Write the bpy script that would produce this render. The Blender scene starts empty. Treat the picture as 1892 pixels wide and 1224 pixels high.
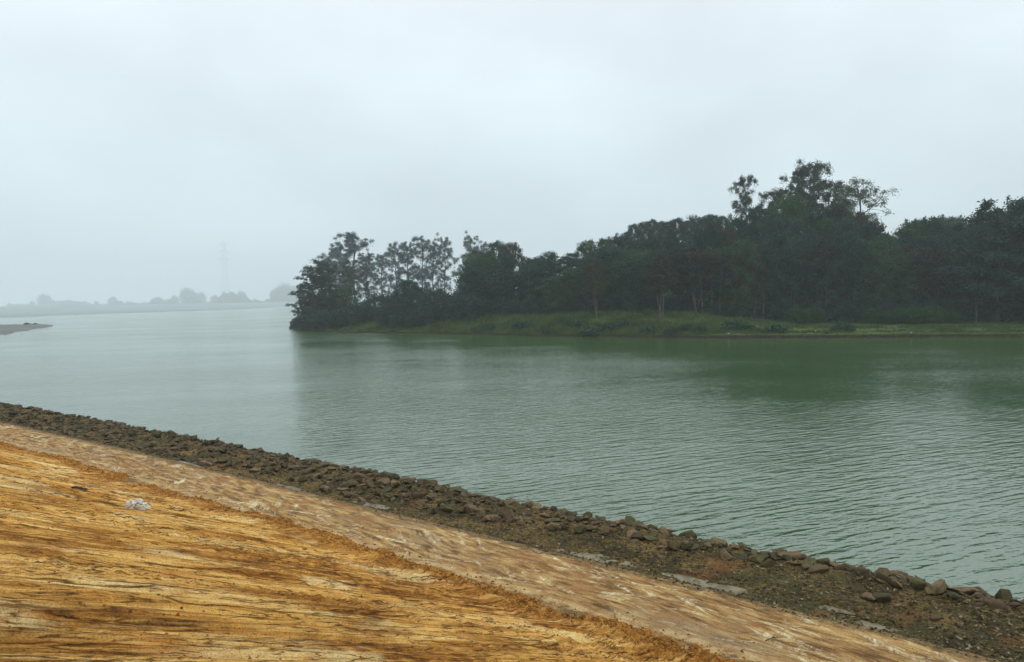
import bpy, math, random
import numpy as np
from mathutils import Vector, Matrix
sc = bpy.context.scene
C = sc.collection
R = math.radians

# ------------------------------------------------------------------ camera
EYE = 7.0                       # metres above the water
PITCH = math.atan(60 / 1430.0); ROLL = R(1.1)
Fw = Vector((0, math.cos(PITCH), -math.sin(PITCH)))
Rt = Vector((1, 0, 0)); Up = Rt.cross(Fw)
R2 = Rt * math.cos(ROLL) - Up * math.sin(ROLL)
U2 = Rt * math.sin(ROLL) + Up * math.cos(ROLL)
cam = bpy.data.cameras.new('camera')
cam.sensor_width = 36.0; cam.lens = 36.0 * 1430 / 1892
cam.clip_start = 0.1; cam.clip_end = 20000
co = bpy.data.objects.new('camera', cam); C.objects.link(co)
m = Matrix((R2, U2, -Fw)).transposed().to_4x4(); m.translation = (0, 0, EYE)
co.matrix_world = m
sc.camera = co

# ------------------------------------------------------------------ light
SUN_EL, SUN_AZ = R(50), R(75)   # high behind the cloud, to the right
w = bpy.data.worlds.new('World'); sc.world = w; w.use_nodes = True
nt = w.node_tree; nt.nodes.clear()
N, L = nt.nodes.new, nt.links.new
out = N('ShaderNodeOutputWorld'); mix = N('ShaderNodeMixShader'); L(mix.outputs[0], out.inputs[0])
sky = N('ShaderNodeTexSky'); sky.sky_type = 'NISHITA'; sky.sun_disc = False
sky.sun_elevation = SUN_EL; sky.sun_rotation = SUN_AZ; sky.air_density = 1.5; sky.dust_density = 4
bgs = N('ShaderNodeBackground'); bgs.inputs[1].default_value = 0.07; L(sky.outputs[0], bgs.inputs[0])
tc = N('ShaderNodeTexCoord'); sx = N('ShaderNodeSeparateXYZ'); L(tc.outputs['Generated'], sx.inputs[0])
rp = N('ShaderNodeValToRGB'); L(sx.outputs[2], rp.inputs[0])
e = rp.color_ramp.elements
e[0].position = 0.0; e[0].color = (.575, .705, .79, 1)
e[1].position = 0.42; e[1].color = (.82, .89, .94, 1)
k = e.new(0.15); k.color = (.66, .77, .84, 1)
k = e.new(0.8); k.color = (.86, .93, .96, 1)
mp = N('ShaderNodeMapping'); mp.inputs['Scale'].default_value = (1.6, 1.6, 3.2); L(tc.outputs['Generated'], mp.inputs[0])
ns = N('ShaderNodeTexNoise'); ns.inputs['Scale'].default_value = 1.9; ns.inputs['Detail'].default_value = 4; ns.inputs['Roughness'].default_value = .45
L(mp.outputs[0], ns.inputs[0])
mr = N('ShaderNodeMapRange'); mr.inputs[1].default_value = .3; mr.inputs[2].default_value = .7; mr.inputs[3].default_value = .91; mr.inputs[4].default_value = 1.13
L(ns.outputs[0], mr.inputs[0])
vm = N('ShaderNodeVectorMath'); vm.operation = 'SCALE'; L(rp.outputs[0], vm.inputs[0]); L(mr.outputs[0], vm.inputs['Scale'])
bgo = N('ShaderNodeBackground'); bgo.inputs[1].default_value = 1.0; L(vm.outputs[0], bgo.inputs[0])
mix.inputs[0].default_value = .93; L(bgs.outputs[0], mix.inputs[1]); L(bgo.outputs[0], mix.inputs[2])
sd = bpy.data.lights.new('sun', 'SUN'); sd.energy = 0.9; sd.angle = R(25); sd.color = (1, .95, .87)
so = bpy.data.objects.new('sun', sd); C.objects.link(so)
dirv = Vector((math.sin(SUN_AZ) * math.cos(SUN_EL), math.cos(SUN_AZ) * math.cos(SUN_EL), math.sin(SUN_EL)))
so.rotation_euler = dirv.to_track_quat('Z', 'Y').to_euler(); so.location = (0, 0, 60)
sc.view_settings.view_transform = 'Standard'; sc.view_settings.look = 'None'
sc.view_settings.exposure = 0.28; sc.view_settings.gamma = 1
sc.cycles.max_bounces = 6; sc.cycles.diffuse_bounces = 3; sc.cycles.glossy_bounces = 3
sc.cycles.volume_bounces = 1; sc.cycles.transparent_max_bounces = 8
sc.cycles.use_denoising = True

HAZE = 0.00040

# ------------------------------------------------------------------ numpy noise
def _h(ix, iy, seed):
    n = (ix.astype(np.int64) * 374761393 + iy.astype(np.int64) * 668265263 + seed * 144665) & 0xFFFFFFFF
    n = ((n ^ (n >> 13)) * 1274126177) & 0xFFFFFFFF
    n = ((n ^ (n >> 16)) * 2246822519) & 0xFFFFFFFF
    return ((n ^ (n >> 15)) & 0xFFFF) / 65535.0
def vn(x, y, seed=0):
    x = np.asarray(x, float); y = np.asarray(y, float)
    ix = np.floor(x); iy = np.floor(y); fx = x - ix; fy = y - iy
    fx = fx * fx * (3 - 2 * fx); fy = fy * fy * (3 - 2 * fy)
    a = _h(ix, iy, seed); b = _h(ix + 1, iy, seed); c = _h(ix, iy + 1, seed); d = _h(ix + 1, iy + 1, seed)
    return (a * (1 - fx) + b * fx) * (1 - fy) + (c * (1 - fx) + d * fx) * fy - .5
def fbm(x, y, seed=0, o=4, g=.5):
    s = 0; a = 1
    for i in range(o):
        s = s + a * vn(np.asarray(x) * 2 ** i, np.asarray(y) * 2 ** i, seed + i * 17); a *= g
    return s
def sst(a, b, x):
    t = np.clip((np.asarray(x, float) - a) / (b - a), 0, 1); return t * t * (3 - 2 * t)

# ------------------------------------------------------------------ mesh helpers
def mesh_np(name, V, F, mat, smooth=False):
    """V (n,3), F (m,k) with k corners each"""
    V = np.ascontiguousarray(V, dtype=np.float32); F = np.ascontiguousarray(F, dtype=np.int32)
    me = bpy.data.meshes.new(name)
    me.vertices.add(len(V)); me.vertices.foreach_set('co', V.ravel())
    k = F.shape[1]
    me.loops.add(F.size); me.loops.foreach_set('vertex_index', F.ravel())
    me.polygons.add(len(F)); me.polygons.foreach_set('loop_start', np.arange(0, F.size, k, dtype=np.int32))
    me.update(calc_edges=True); me.validate()
    me.polygons.foreach_set('use_smooth', np.full(len(F), smooth, dtype=bool))
    me.materials.append(mat); me.update()
    return me
def link(name, me, parent=None):
    o = bpy.data.objects.new(name, me); C.objects.link(o)
    if parent is not None: o.parent = parent
    return o
def tag(o, label=None, cat=None, group=None, kind=None):
    if label: o['label'] = label
    if cat: o['category'] = cat
    if group: o['group'] = group
    if kind: o['kind'] = kind
    return o
def grid_faces(nu, nv):
    i = np.arange(nu - 1)[:, None] * nv + np.arange(nv - 1)[None, :]
    i = i.ravel()
    return np.stack([i, i + 1, i + nv + 1, i + nv], 1)
class MB:
    def __init__(s): s.v = []; s.f = []; s.n = 0
    def tube(s, pts, rad, k=6, cap=True):
        pts = [Vector(p) for p in pts]; base = s.n
        for i, p in enumerate(pts):
            d = (pts[min(i + 1, len(pts) - 1)] - pts[max(i - 1, 0)]).normalized()
            a = d.orthogonal().normalized(); b = d.cross(a)
            if i == 0: pa = a
            else:
                a = (pa - d * pa.dot(d)).normalized(); b = d.cross(a); pa = a
            r = rad[i]
            for j in range(k):
                t = 2 * math.pi * j / k
                s.v.append(tuple(p + a * (r * math.cos(t)) + b * (r * math.sin(t)))); s.n += 1
        for i in range(len(pts) - 1):
            for j in range(k):
                q = base + i * k; s.f.append((q + j, q + (j + 1) % k, q + k + (j + 1) % k, q + k + j))
    def add(s, V, F):
        b = s.n
        s.v += [tuple(p) for p in V]; s.n += len(V)
        s.f += [tuple(i + b for i in f) for f in F]
    def mesh(s, name, mat, smooth=True):
        me = bpy.data.meshes.new(name); me.from_pydata(s.v, [], s.f)
        me.polygons.foreach_set('use_smooth', [smooth] * len(me.polygons))
        me.materials.append(mat); me.update(); return me

# ------------------------------------------------------------------ materials
class M:
    """small node-graph writer"""
    def __init__(s, name, rough=.9, spec=.2):
        s.m = bpy.data.materials.new(name); s.m.use_nodes = True
        s.t = s.m.node_tree; s.b = s.t.nodes['Principled BSDF']
        s.b.inputs['Roughness'].default_value = rough
        s.b.inputs['Specular IOR Level'].default_value = spec
        s.tc = s.t.nodes.new('ShaderNodeTexCoord')
    def n(s, ty, **kw):
        q = s.t.nodes.new(ty)
        for k, v in kw.items():
            if k in q.inputs: q.inputs[k].default_value = v
            else: setattr(q, k, v)
        return q
    def l(s, a, b): s.t.links.new(a, b)
    def map(s, scale=(1, 1, 1), rot=(0, 0, 0), src=None):
        q = s.n('ShaderNodeMapping'); q.inputs['Scale'].default_value = scale; q.inputs['Rotation'].default_value = rot
        s.l(src or s.tc.outputs['Object'], q.inputs[0]); return q.outputs[0]
    def dirmap(s, vec, rot, scale):
        return s.map(scale, (0, 0, 0), s.map((1, 1, 1), (0, 0, rot), vec))
    def noise(s, vec, scale, detail=4, rough=.5, dist=0):
        q = s.n('ShaderNodeTexNoise', Scale=scale, Detail=detail, Roughness=rough, Distortion=dist); s.l(vec, q.inputs[0]); return q.outputs[0]
    def ramp(s, fac, stops):
        q = s.n('ShaderNodeValToRGB'); s.l(fac, q.inputs[0]); el = q.color_ramp.elements
        for i, (p, c) in enumerate(stops):
            x = el[i] if i < 2 else el.new(p)
            x.position = p; x.color = (*c, 1) if len(c) == 3 else c
        return q.outputs[0]
    def rng(s, fac, a, b, c=0, d=1):
        q = s.n('ShaderNodeMapRange'); s.l(fac, q.inputs[0])
        for i, v in enumerate((a, b, c, d)): q.inputs[i + 1].default_value = v
        return q.outputs[0]
    def mix(s, fac, a, b, mode='MIX'):
        q = s.n('ShaderNodeMix'); q.data_type = 'RGBA'; q.blend_type = mode
        for i, v in ((0, fac), (6, a), (7, b)):
            if isinstance(v, (int, float)): q.inputs[i].default_value = v
            elif isinstance(v, tuple): q.inputs[i].default_value = (*v, 1)
            else: s.l(v, q.inputs[i])
        return q.outputs[2]
    def math(s, op, a, b=0.0):
        q = s.n('ShaderNodeMath'); q.operation = op
        for i, v in ((0, a), (1, b)):
            if isinstance(v, (int, float)): q.inputs[i].default_value = v
            else: s.l(v, q.inputs[i])
        return q.outputs[0]
    def bump(s, h, dist, strength=1.0):
        q = s.n('ShaderNodeBump'); q.inputs['Strength'].default_value = strength; q.inputs['Distance'].default_value = dist
        s.l(h, q.inputs['Height']); s.l(q.outputs[0], s.b.inputs['Normal']); return q
    def col(s, c):
        if isinstance(c, tuple): s.b.inputs['Base Color'].default_value = (*c, 1)
        else: s.l(c, s.b.inputs['Base Color'])
        return s

def leaf_mat(name, dark, lit, warm=None, sc_=.45, trans=.0):
    q = M(name, .75, .12)
    n1 = q.noise(q.tc.outputs['Object'], sc_, 3, .6)
    c = q.ramp(n1, [(.3, dark), (.72, lit)])
    n2 = q.noise(q.tc.outputs['Object'], 7.0, 1)
    c = q.mix(q.rng(n2, .35, .7, 0, .6), c, warm or tuple(x * 1.7 for x in lit))
    oi = q.n('ShaderNodeObjectInfo')
    c = q.mix(1.0, c, q.ramp(oi.outputs['Random'], [(0, (.62, .72, .75)), (1, (1.25, 1.1, .95))]), 'MULTIPLY')
    q.col(c); return q.m
def bark_mat(name, a, b):
    q = M(name, .9, .1)
    q.col(q.ramp(q.noise(q.map((3, 3, .8)), 1.5, 4, .6), [(.3, a), (.7, b)]))
    return q.m
LF = {
    'euc': leaf_mat('eucalypt_leaves', (.022, .040, .034), (.055, .085, .064)),
    'misty': leaf_mat('haze_tinted_leaves', (.085, .125, .14), (.15, .205, .22)),  # haze painted into the leaf colour, paler and bluer for tip and far-shore trees
    'pale': leaf_mat('pale_leaves', (.06, .085, .055), (.15, .19, .12)),
    'dark': leaf_mat('dark_leaves', (.003, .018, .018), (.028, .080, .066), (.065, .140, .110)),
    'green': leaf_mat('mid_green_leaves', (.005, .028, .018), (.040, .112, .060), (.085, .17, .085)),
    'russet': leaf_mat('russet_leaves', (.018, .024, .018), (.050, .058, .042)),
    'bright': leaf_mat('bright_bush_leaves', (.016, .052, .014), (.034, .095, .026)),
}
BK = {'pale': bark_mat('pale_bark', (.08, .075, .065), (.19, .175, .155)), 'dark': bark_mat('dark_bark', (.035, .03, .026), (.09, .075, .06))}

# ------------------------------------------------------------------ shore frame: u along the dam (towards the far left), v towards the water
EV = np.array([.639, .769]); EU = np.array([-.769, .639])
def xy(u, v): return u * EU[0] + v * EV[0], u * EU[1] + v * EV[1]
def curve(u): return -.00105 * np.clip(np.asarray(u, float) - 26, 0, 200) ** 2 * sst(200, 26, u)
def place_uv(u, v, z): x, y = xy(u, v); return (float(x), float(y), float(z))
U_NEAR = np.concatenate([np.arange(-60, -6, 2.0), np.arange(-6, 1, .3), np.arange(1, 11, .022), np.arange(11, 20, .04), np.arange(20, 40, .08), np.arange(40, 75, .2), np.arange(75, 170, 2.0)])
def slope_edge(u):     # where the orange slope stops on the bench
    return 11.75 + curve(u) + fbm(u * .35, u * 0, 3, 3) * .35 + fbm(u * 1.3, u * 0, 9, 3) * .34 + vn(u * 9, u * 0, 5) * .08
def rills(u, v, k, seed, wdt, thr):
    uu = u * k + .4 * fbm(u * .3, v * .25, seed, 2)
    n = fbm(uu, v * .07, seed + 3, 2)
    return sst(wdt, 0, np.abs(n)) * sst(thr, thr + .2, fbm(u * .9, v * .22, seed + 7, 2))
def grooves(u, v):
    uu = u + fbm(u * .25, v * .10, 31, 2) * .5
    rough = sst(-.02, .25, fbm(u * .5, v * .22, 71, 3))          # loose, crumbly patches
    passes = .06 * vn(uu * .8, v * .10, 11) + .05 * fbm(uu * 2.6, v * .16, 12, 2)
    teeth = .045 * fbm(uu * 10, v * .22, 13, 3, .6)
    g = passes + teeth * (.5 + .8 * rough) - .045 * rills(u, v, 3.0, 201, .10, -.15) - .025 * rills(u, v, 7.0, 231, .12, -.1)
    clod = rough * (.075 * np.abs(fbm(u * 7, v * 6, 15, 4, .65))) + .010 * fbm(u * 14, v * 14, 16, 3, .6)
    return g + clod
def slope_z(u, v):
    ed = slope_edge(u)
    base = 1.06 + np.clip(ed - .35 - v, 0, 99) * .405
    base = np.minimum(base, 5.38)
    toe = sst(1.0, .15, np.abs(v - (ed - .45))) * (.10 + .10 * vn(u * 1.2, v * 1.5, 8) + .10 * fbm(u * 5, v * 5, 18, 3))
    z = base + grooves(u, v) * sst(14, 10, v) + toe
    return z - np.clip(v - ed + .05, 0, 9) * 1.1
def path_z(u, v):
    v0 = 11.75 + curve(u)
    return 1.05 - .11 * (v - v0) + .05 * fbm(u * .5, v * .7, 41, 3) + .012 * fbm(u * 3, v * 3, 42, 3)
PUD = [(10.9, 16.1, .95, .24), (8.35, 16.05, .5, .2), (7.1, 16.15, .42, .2), (5.15, 16.3, .3, .12), (19.6, 16.0, .8, .22), (23.5, 15.7, .7, .2),
       (34, 15.0, 1.2, .16), (4.1, 16.0, .34, .13), (41, 14.2, 1.3, .2), (30, 15.4, .8, .16)]
def shore_z(u, v):
    c = curve(u)
    vv = v - c * .6
    z = np.interp(vv, [14.6, 15.3, 16.0, 17.5, 18.7, 19.2, 19.8, 21.5, 26], [.60, .56, .47, .46, .46, .34, -.02, -.8, -3.5])
    z = z + sst(20.5, 18, vv) * (.07 * fbm(u * .8, v * .9, 51, 3) + .05 * fbm(u * 4, v * 4, 52, 4, .6))
    for (pu, pv, a, b) in PUD:
        q = ((u - pu) / (a * 1.5)) ** 2 + ((v - pv) / (b * 1.7)) ** 2
        z = z + (-.075) * np.exp(-q) 
    return z
# ---- slope
vs = np.concatenate([np.arange(-60, -2, 4.0), np.arange(-2, 1, .3), np.arange(1, 7, .04), np.arange(7, 12.9, .04)])
Ug, Vg = np.meshgrid(U_NEAR, vs, indexing='ij')
z = slope_z(Ug, Vg); X, Y = xy(Ug, Vg)
q = M('orange_soil', .95, .12)
g_uv = q.map((1, 1, 1), (0, 0, -math.atan2(.639, -.769)))      # x along the dam, y across
g_st = q.map((3.2, .13, 1), src=g_uv)
g_f = q.map((14, .45, 1), src=g_uv)
a = q.noise(g_st, 1.0, 4, .55, .2)
bb = q.noise(g_f, 1.0, 4, .6, .2)
pat = q.noise(q.map((1.0, .45, 1), src=g_uv), .62, 4, .6, .2)
f2 = q.noise(q.map((34, .9, 1), src=g_uv), 1.0, 5, .7, .1)
s1 = q.math('ADD', q.math('ADD', q.math('MULTIPLY', a, .32), q.math('MULTIPLY', bb, .36)), q.math('MULTIPLY', f2, .32))
c = q.ramp(s1, [(.38, (.30, .115, .020)), (.46, (.60, .29, .058)), (.54, (.85, .50, .14)), (.62, (.98, .76, .34))])
def lines(scale, w_, mscale, lo, seed):
    n_ = q.noise(q.map(scale, (0, 0, 0), g_uv), 1.0, 2, .45, .15)
    l_ = q.rng(q.math('ABSOLUTE', q.math('SUBTRACT', n_, .5)), 0, w_, 1, 0)
    return q.math('MULTIPLY', l_, q.rng(q.noise(q.map(mscale, src=g_uv), 1.0, 4, .6), lo, lo + .07, 0, 1))
r1 = lines((3.0, .07, 1), .018, (1.3, .3, 1), .46, 0)
r2 = lines((9, .15, 3), .030, (2.4, .4, 5), .46, 1)
r3 = lines((21, .40, 5), .050, (3.2, .7, 9), .47, 2)
dk = q.ramp(q.noise(g_uv, 14, 4, .7), [(.35, (.06, .022, .005)), (.65, (.26, .10, .018))])
rough_c = q.ramp(q.math('ADD', q.math('MULTIPLY', q.noise(q.map((1.6, .8, 1), src=g_uv), 6, 6, .72), .6), q.math('MULTIPLY', bb, .4)), [(.40, (.07, .024, .005)), (.48, (.26, .095, .014)), (.56, (.52, .225, .036)), (.64, (.84, .50, .14))])
c = q.mix(q.rng(pat, .47, .58, 0, .85), c, rough_c)
pale = q.noise(q.map((1.2, .4, 1), src=g_uv), .8, 5, .6, .2)
c = q.mix(q.math('MULTIPLY', q.rng(pale, .55, .64, 0, .75), q.rng(f2, .40, .55, .4, 1)), c, (.98, .78, .38))
redn = q.noise(g_uv, .9, 4, .6)
c = q.mix(q.rng(redn, .56, .68, 0, .5), c, (.52, .19, .035))
c = q.mix(r3, c, dk); c = q.mix(r2, c, dk); c = q.mix(r1, c, dk)
at = q.n('ShaderNodeAttribute'); at.attribute_name = 'toe'
c = q.mix(q.math('MULTIPLY', at.outputs['Fac'], .85), c, q.ramp(q.noise(g_uv, 7, 6, .7), [(.36, (.10, .036, .006)), (.5, (.40, .165, .025)), (.68, (.62, .33, .09))]))
fine = q.noise(g_uv, 55, 6, .72)
c = q.mix(1.0, c, q.ramp(fine, [(.38, (.55, .47, .38)), (.47, (.98, .97, .94)), (.62, (1.18, 1.18, 1.16))]), 'MULTIPLY')
q.col(c)
rr_ = q.math('ADD', q.math('MULTIPLY', r1, -.9), q.math('MULTIPLY', r2, -.5))
hh = q.math('ADD', q.math('ADD', q.math('ADD', q.math('MULTIPLY', bb, .5), q.math('MULTIPLY', f2, .35)), rr_), q.math('MULTIPLY', q.noise(g_uv, 22, 8, .74), .8))
q.bump(hh, .07, 1.0)
MAT_SOIL = q.m
me = mesh_np('embankment_slope', np.stack([X, Y, z], -1).reshape(-1, 3), grid_faces(len(U_NEAR), len(vs)), MAT_SOIL, True)
toe = sst(1.1, .2, np.abs(Vg - (slope_edge(Ug) - .35)) + .5 * fbm(Ug * 1.5, Vg * 1.5, 77, 3))
at = me.attributes.new('toe', 'FLOAT', 'POINT'); at.data.foreach_set('value', toe.ravel().astype(np.float32))
tag(link('embankment_slope', me), kind='structure')
# ---- bench path
vs = np.arange(-.6, 3.65, .05)
U_P = np.concatenate([np.arange(-60, 0, 2.0), np.arange(0, 20, .05), np.arange(20, 75, .15), np.arange(75, 170, 2.0)])
Ug, Tg = np.meshgrid(U_P, vs, indexing='ij'); Vg = 11.75 + curve(Ug) + Tg
z = path_z(Ug, Vg)
z = z - sst(3.52, 3.6, Tg) * .12
Vg2 = Vg + (Tg > 3.4) * .05 * fbm(Ug * 1.2, Ug * 0, 61, 3)
X, Y = xy(Ug, Vg2)
q = M('muddy_concrete', .85, .25)
g_uv = q.map((1, 1, 1), (0, 0, -math.atan2(.639, -.769)))
dn = q.n('ShaderNodeTexNoise', Scale=.35, Detail=1.0); q.l(g_uv, dn.inputs[0])
sc2 = q.n('ShaderNodeVectorMath'); sc2.operation = 'SCALE'; q.l(dn.outputs['Color'], sc2.inputs[0]); sc2.inputs['Scale'].default_value = .7
wv = q.n('ShaderNodeVectorMath'); wv.operation = 'ADD'; q.l(g_uv, wv.inputs[0]); q.l(sc2.outputs[0], wv.inputs[1])
a = q.noise(q.dirmap(wv.outputs[0], .16, (.8, 3.0, 1)), 1.5, 8, .72, .1)
b2 = q.noise(q.dirmap(wv.outputs[0], -.30, (.6, 3.0, 1)), .9, 8, .72, .15)
b4 = q.noise(q.dirmap(wv.outputs[0], .55, (.6, 3.2, 1)), .8, 8, .72, .15)
b3 = q.noise(q.dirmap(wv.outputs[0], 1.35, (1.2, 12, 1)), 1.0, 4, .65, .2)
patch = q.noise(g_uv, .38, 4, .6)
b2 = q.math('MAXIMUM', b2, b4)
c = q.ramp(a, [(.38, (.12, .055, .014)), (.46, (.27, .140, .040)), (.54, (.45, .27, .092)), (.64, (.62, .44, .18))])
cream = q.math('MULTIPLY', q.rng(b2, .55, .63, 0, 1), q.rng(q.math('ADD', b3, q.math('MULTIPLY', patch, .6)), .70, .88, .1, 1))
c = q.mix(q.math('MULTIPLY', cream, 1.0), c, (.82, .74, .48))
redn = q.noise(g_uv, .8, 5, .65)
c = q.mix(q.rng(redn, .53, .64, 0, .75), c, (.33, .145, .040))
grey = q.noise(g_uv, .5, 3, .5)
c = q.mix(q.rng(grey, .52, .65, 0, .5), c, (.30, .215, .12))
at = q.n('ShaderNodeAttribute'); at.attribute_name = 'rim'
c = q.mix(at.outputs['Fac'], c, q.ramp(q.noise(g_uv, 3, 4), [(.35, (.34, .18, .06)), (.6, (.64, .46, .22))]))
ao = q.n('ShaderNodeAttribute'); ao.attribute_name = 'outer'
dn2 = q.noise(g_uv, 2.6, 6, .7)
drift = q.rng(q.math('ADD', dn2, q.math('MULTIPLY', ao.outputs['Fac'], .42)), .66, .80, 0, .9)
c = q.mix(drift, c, q.ramp(q.noise(g_uv, 9, 5, .7), [(.36, (.05, .032, .010)), (.5, (.16, .095, .03)), (.66, (.34, .22, .09))]))
fine = q.noise(g_uv, 45, 5, .7)
c = q.mix(1.0, c, q.ramp(fine, [(.38, (.55, .52, .46)), (.64, (1.15, 1.15, 1.15))]), 'MULTIPLY')
q.col(c)
q.bump(q.math('ADD', q.math('MULTIPLY', a, 1.0), q.math('MULTIPLY', q.noise(g_uv, 18, 7, .72), .5)), .05, 1.0)
me = mesh_np('path', np.stack([X, Y, z], -1).reshape(-1, 3), grid_faces(len(U_P), len(vs)), q.m, True)
rim = np.maximum(sst(.55, .2, np.abs(Tg - .15)), sst(.14, .04, np.abs(Tg - 3.42)) * sst(-.2, .1, vn(Ug * 1.3, Ug * 0, 4)))
at = me.attributes.new('rim', 'FLOAT', 'POINT'); at.data.foreach_set('value', (rim * .8).ravel().astype(np.float32))
at = me.attributes.new('outer', 'FLOAT', 'POINT'); at.data.foreach_set('value', np.maximum(sst(2.7, 3.6, Tg), .75 * sst(.5, 0, Tg)).ravel().astype(np.float32))
tag(link('path', me), kind='structure')
# ---- shore strip of dark soil down into the water
vs = np.concatenate([np.arange(14.9, 20.2, .05), np.arange(20.2, 27, .8)])
Ug, Tg = np.meshgrid(U_P, vs, indexing='ij'); Vg = Tg + curve(Ug) * sst(20.5, 15, Tg)
z = shore_z(Ug, Vg); X, Y = xy(Ug, Vg)
q = M('shore_soil', .9, .25)
n1 = q.noise(q.tc.outputs['Object'], 1.1, 5, .65); n2 = q.noise(q.tc.outputs['Object'], 11, 6, .7)
c = q.ramp(q.math('ADD', q.math('MULTIPLY', n1, .45), q.math('MULTIPLY', n2, .55)), [(.41, (.012, .009, .003)), (.48, (.065, .044, .010)), (.55, (.15, .10, .026)), (.66, (.36, .25, .085))])
c = q.mix(q.rng(q.noise(q.tc.outputs['Object'], .9, 3), .52, .66, 0, .6), c, (.055, .058, .016))
c = q.mix(q.rng(q.noise(q.tc.outputs['Object'], .7, 4), .57, .68, 0, .5), c, (.26, .10, .03))
q.col(c); q.bump(q.noise(q.tc.outputs['Object'], 14, 8, .75), .09, 1.0)
me = mesh_np('shore', np.stack([X, Y, z], -1).reshape(-1, 3), grid_faces(len(U_P), len(vs)), q.m, True)
tag(link('shore', me), kind='structure')
MAT_DIRT = q.m

# ------------------------------------------------------------------ ground under everything, water
q = M('lakebed_mud'); q.col((.10, .08, .05))
def disc(name, rad, z, mat, cy=0):
    n = 96
    V = [(0, cy, z)] + [(rad * math.cos(2 * math.pi * i / n), cy + rad * math.sin(2 * math.pi * i / n), z) for i in range(n)]
    me = bpy.data.meshes.new(name); me.from_pydata(V, [], [(0, 1 + i, 1 + (i + 1) % n) for i in range(n)]); me.materials.append(mat); return me
tag(link('ground', disc('ground', 4500, -4, q.m)), kind='structure')
q = M('lake_water', .12, .5)
q.b.inputs['IOR'].default_value = 2.4
WD = R(116)                                         # direction the ripples travel
base = q.map((1, 1, 1), (0, 0, -WD))                # x = along travel, y = along crests
w1 = q.noise(q.map((1.0, .20, 1), src=base), 3.1, 1, .5, .25)
w2 = q.noise(q.dirmap(base, .22, (1.0, .30, 1)), 5.4, 2, .5, .3)
w3 = q.noise(q.dirmap(base, -.4, (1.0, .5, 1)), 9.0, 2, .55)
gust = q.rng(q.noise(q.map((.6, 1, 1)), .035, 4, .6), .38, .62, .3, 1.15)
h1 = q.math('ADD', q.math('MULTIPLY', w1, 1.0), q.math('ADD', q.math('MULTIPLY', w2, .42), q.math('MULTIPLY', w3, .22)))
# sheltered water: in the lee of the wood and in one calm patch off the tall trees
def calm(cx, cy, r0, r1, lo, sc_=(1, 1, 0)):
    v1 = q.n('ShaderNodeVectorMath'); v1.operation = 'SUBTRACT'; q.l(q.tc.outputs['Object'], v1.inputs[0]); v1.inputs[1].default_value = (cx, cy, 0)
    v2 = q.n('ShaderNodeVectorMath'); v2.operation = 'MULTIPLY'; q.l(v1.outputs[0], v2.inputs[0]); v2.inputs[1].default_value = sc_
    v3 = q.n('ShaderNodeVectorMath'); v3.operation = 'LENGTH'; q.l(v2.outputs[0], v3.inputs[0])
    wob_ = q.math('ADD', v3.outputs['Value'], q.rng(q.noise(q.tc.outputs['Object'], .07, 3), .3, .7, -9, 9))
    return q.rng(wob_, r0, r1, lo, 1)
gust = q.math('MULTIPLY', gust, q.math('MINIMUM', calm(24, 66, 4, 34, .36, (1.25, .62, 0)), calm(45, 128, 20, 58, .34, (.36, 1.0, 0))))
h1 = q.math('MULTIPLY', h1, gust)
q.bump(h1, .108, 1.0)
c = q.ramp(q.noise(q.tc.outputs['Object'], .03, 3), [(.3, (.030, .078, .018)), (.7, (.042, .092, .027))])
q.col(c)
tag(link('water', disc('water', 4500, 0, q.m)), kind='structure')

# ------------------------------------------------------------------ far side terrain
def yh(px): return 570 - .0192 * px
def AX(px, Y): return (px - 946) / 1430.0 * Y
BP = [(400, 300), (500, 250), (528, 222), (545, 205), (590, 185), (640, 175), (800, 161), (1000, 141), (1300, 125), (1560, 119), (1892, 113), (2300, 108), (2900, 100)]
def Y0(px): return np.interp(px, [p[0] for p in BP], [p[1] for p in BP])
def rise(px): return np.interp(px, [540, 700, 900, 1200, 1300, 1450, 1600, 3000], [.5, .6, .9, .95, .75, .25, .12, .12])
def hillh(px): return np.interp(px, [540, 800, 880, 1000, 1150, 1260, 1400, 1500, 1700, 1892, 2300], [1.5, 2.2, 3.0, 7, 15, 16, 12, 8, 6, 9, 10])
def bank_z(px, s):
    Yy = Y0(px) + s; X_ = AX(px, Yy)
    lip = np.interp(px, [540, 900, 1250, 1400, 3000], [.15, .3, .45, .65, .65])
    z = -1.0 + (1 + lip) * sst(-1.2, .5, s) + (3.6 * sst(1, 20, s)) * rise(px) + (hillh(px) - 2) * sst(26, 95, s)
    z = z + 1.9 * (1 - rise(px)) * sst(20, 34, s)
    z = z + sst(1, 6, s) * (.55 * fbm(X_ * .09, Yy * .12, 81, 3) * rise(px) * 1.6 + .12 * fbm(X_ * .6, Yy * .6, 82, 3))
    tip = sst(522, 560, px)
    z = z * tip - 1.2 * (1 - tip)
    back = sst(150, 90, s) if False else 1
    z = np.where(px < 700, z - 7 * sst(80 + np.clip(px - 540, 0, 300) * .6, 110 + np.clip(px - 540, 0, 300) * .6, s), z)
    return z
pxs = np.concatenate([np.arange(515, 620, 3), np.arange(620, 1900, 4.), np.arange(1900, 2900, 20)])
ss = np.concatenate([np.arange(-2, 1.5, .25), np.arange(1.5, 30, .6), np.arange(30, 330, 8)])
Pg, Sg = np.meshgrid(pxs, ss, indexing='ij'); wob = 1.1 * fbm(Pg * .03, Pg * 0, 90, 3)
Yy = Y0(Pg) + Sg + wob; z = bank_z(Pg, Sg); X = AX(Pg, Yy)
q = M('bank_grass', .95, .1)
n1 = q.noise(q.tc.outputs['Object'], .16, 5, .6); n2 = q.noise(q.tc.outputs['Object'], 2.2, 5, .7)
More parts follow.
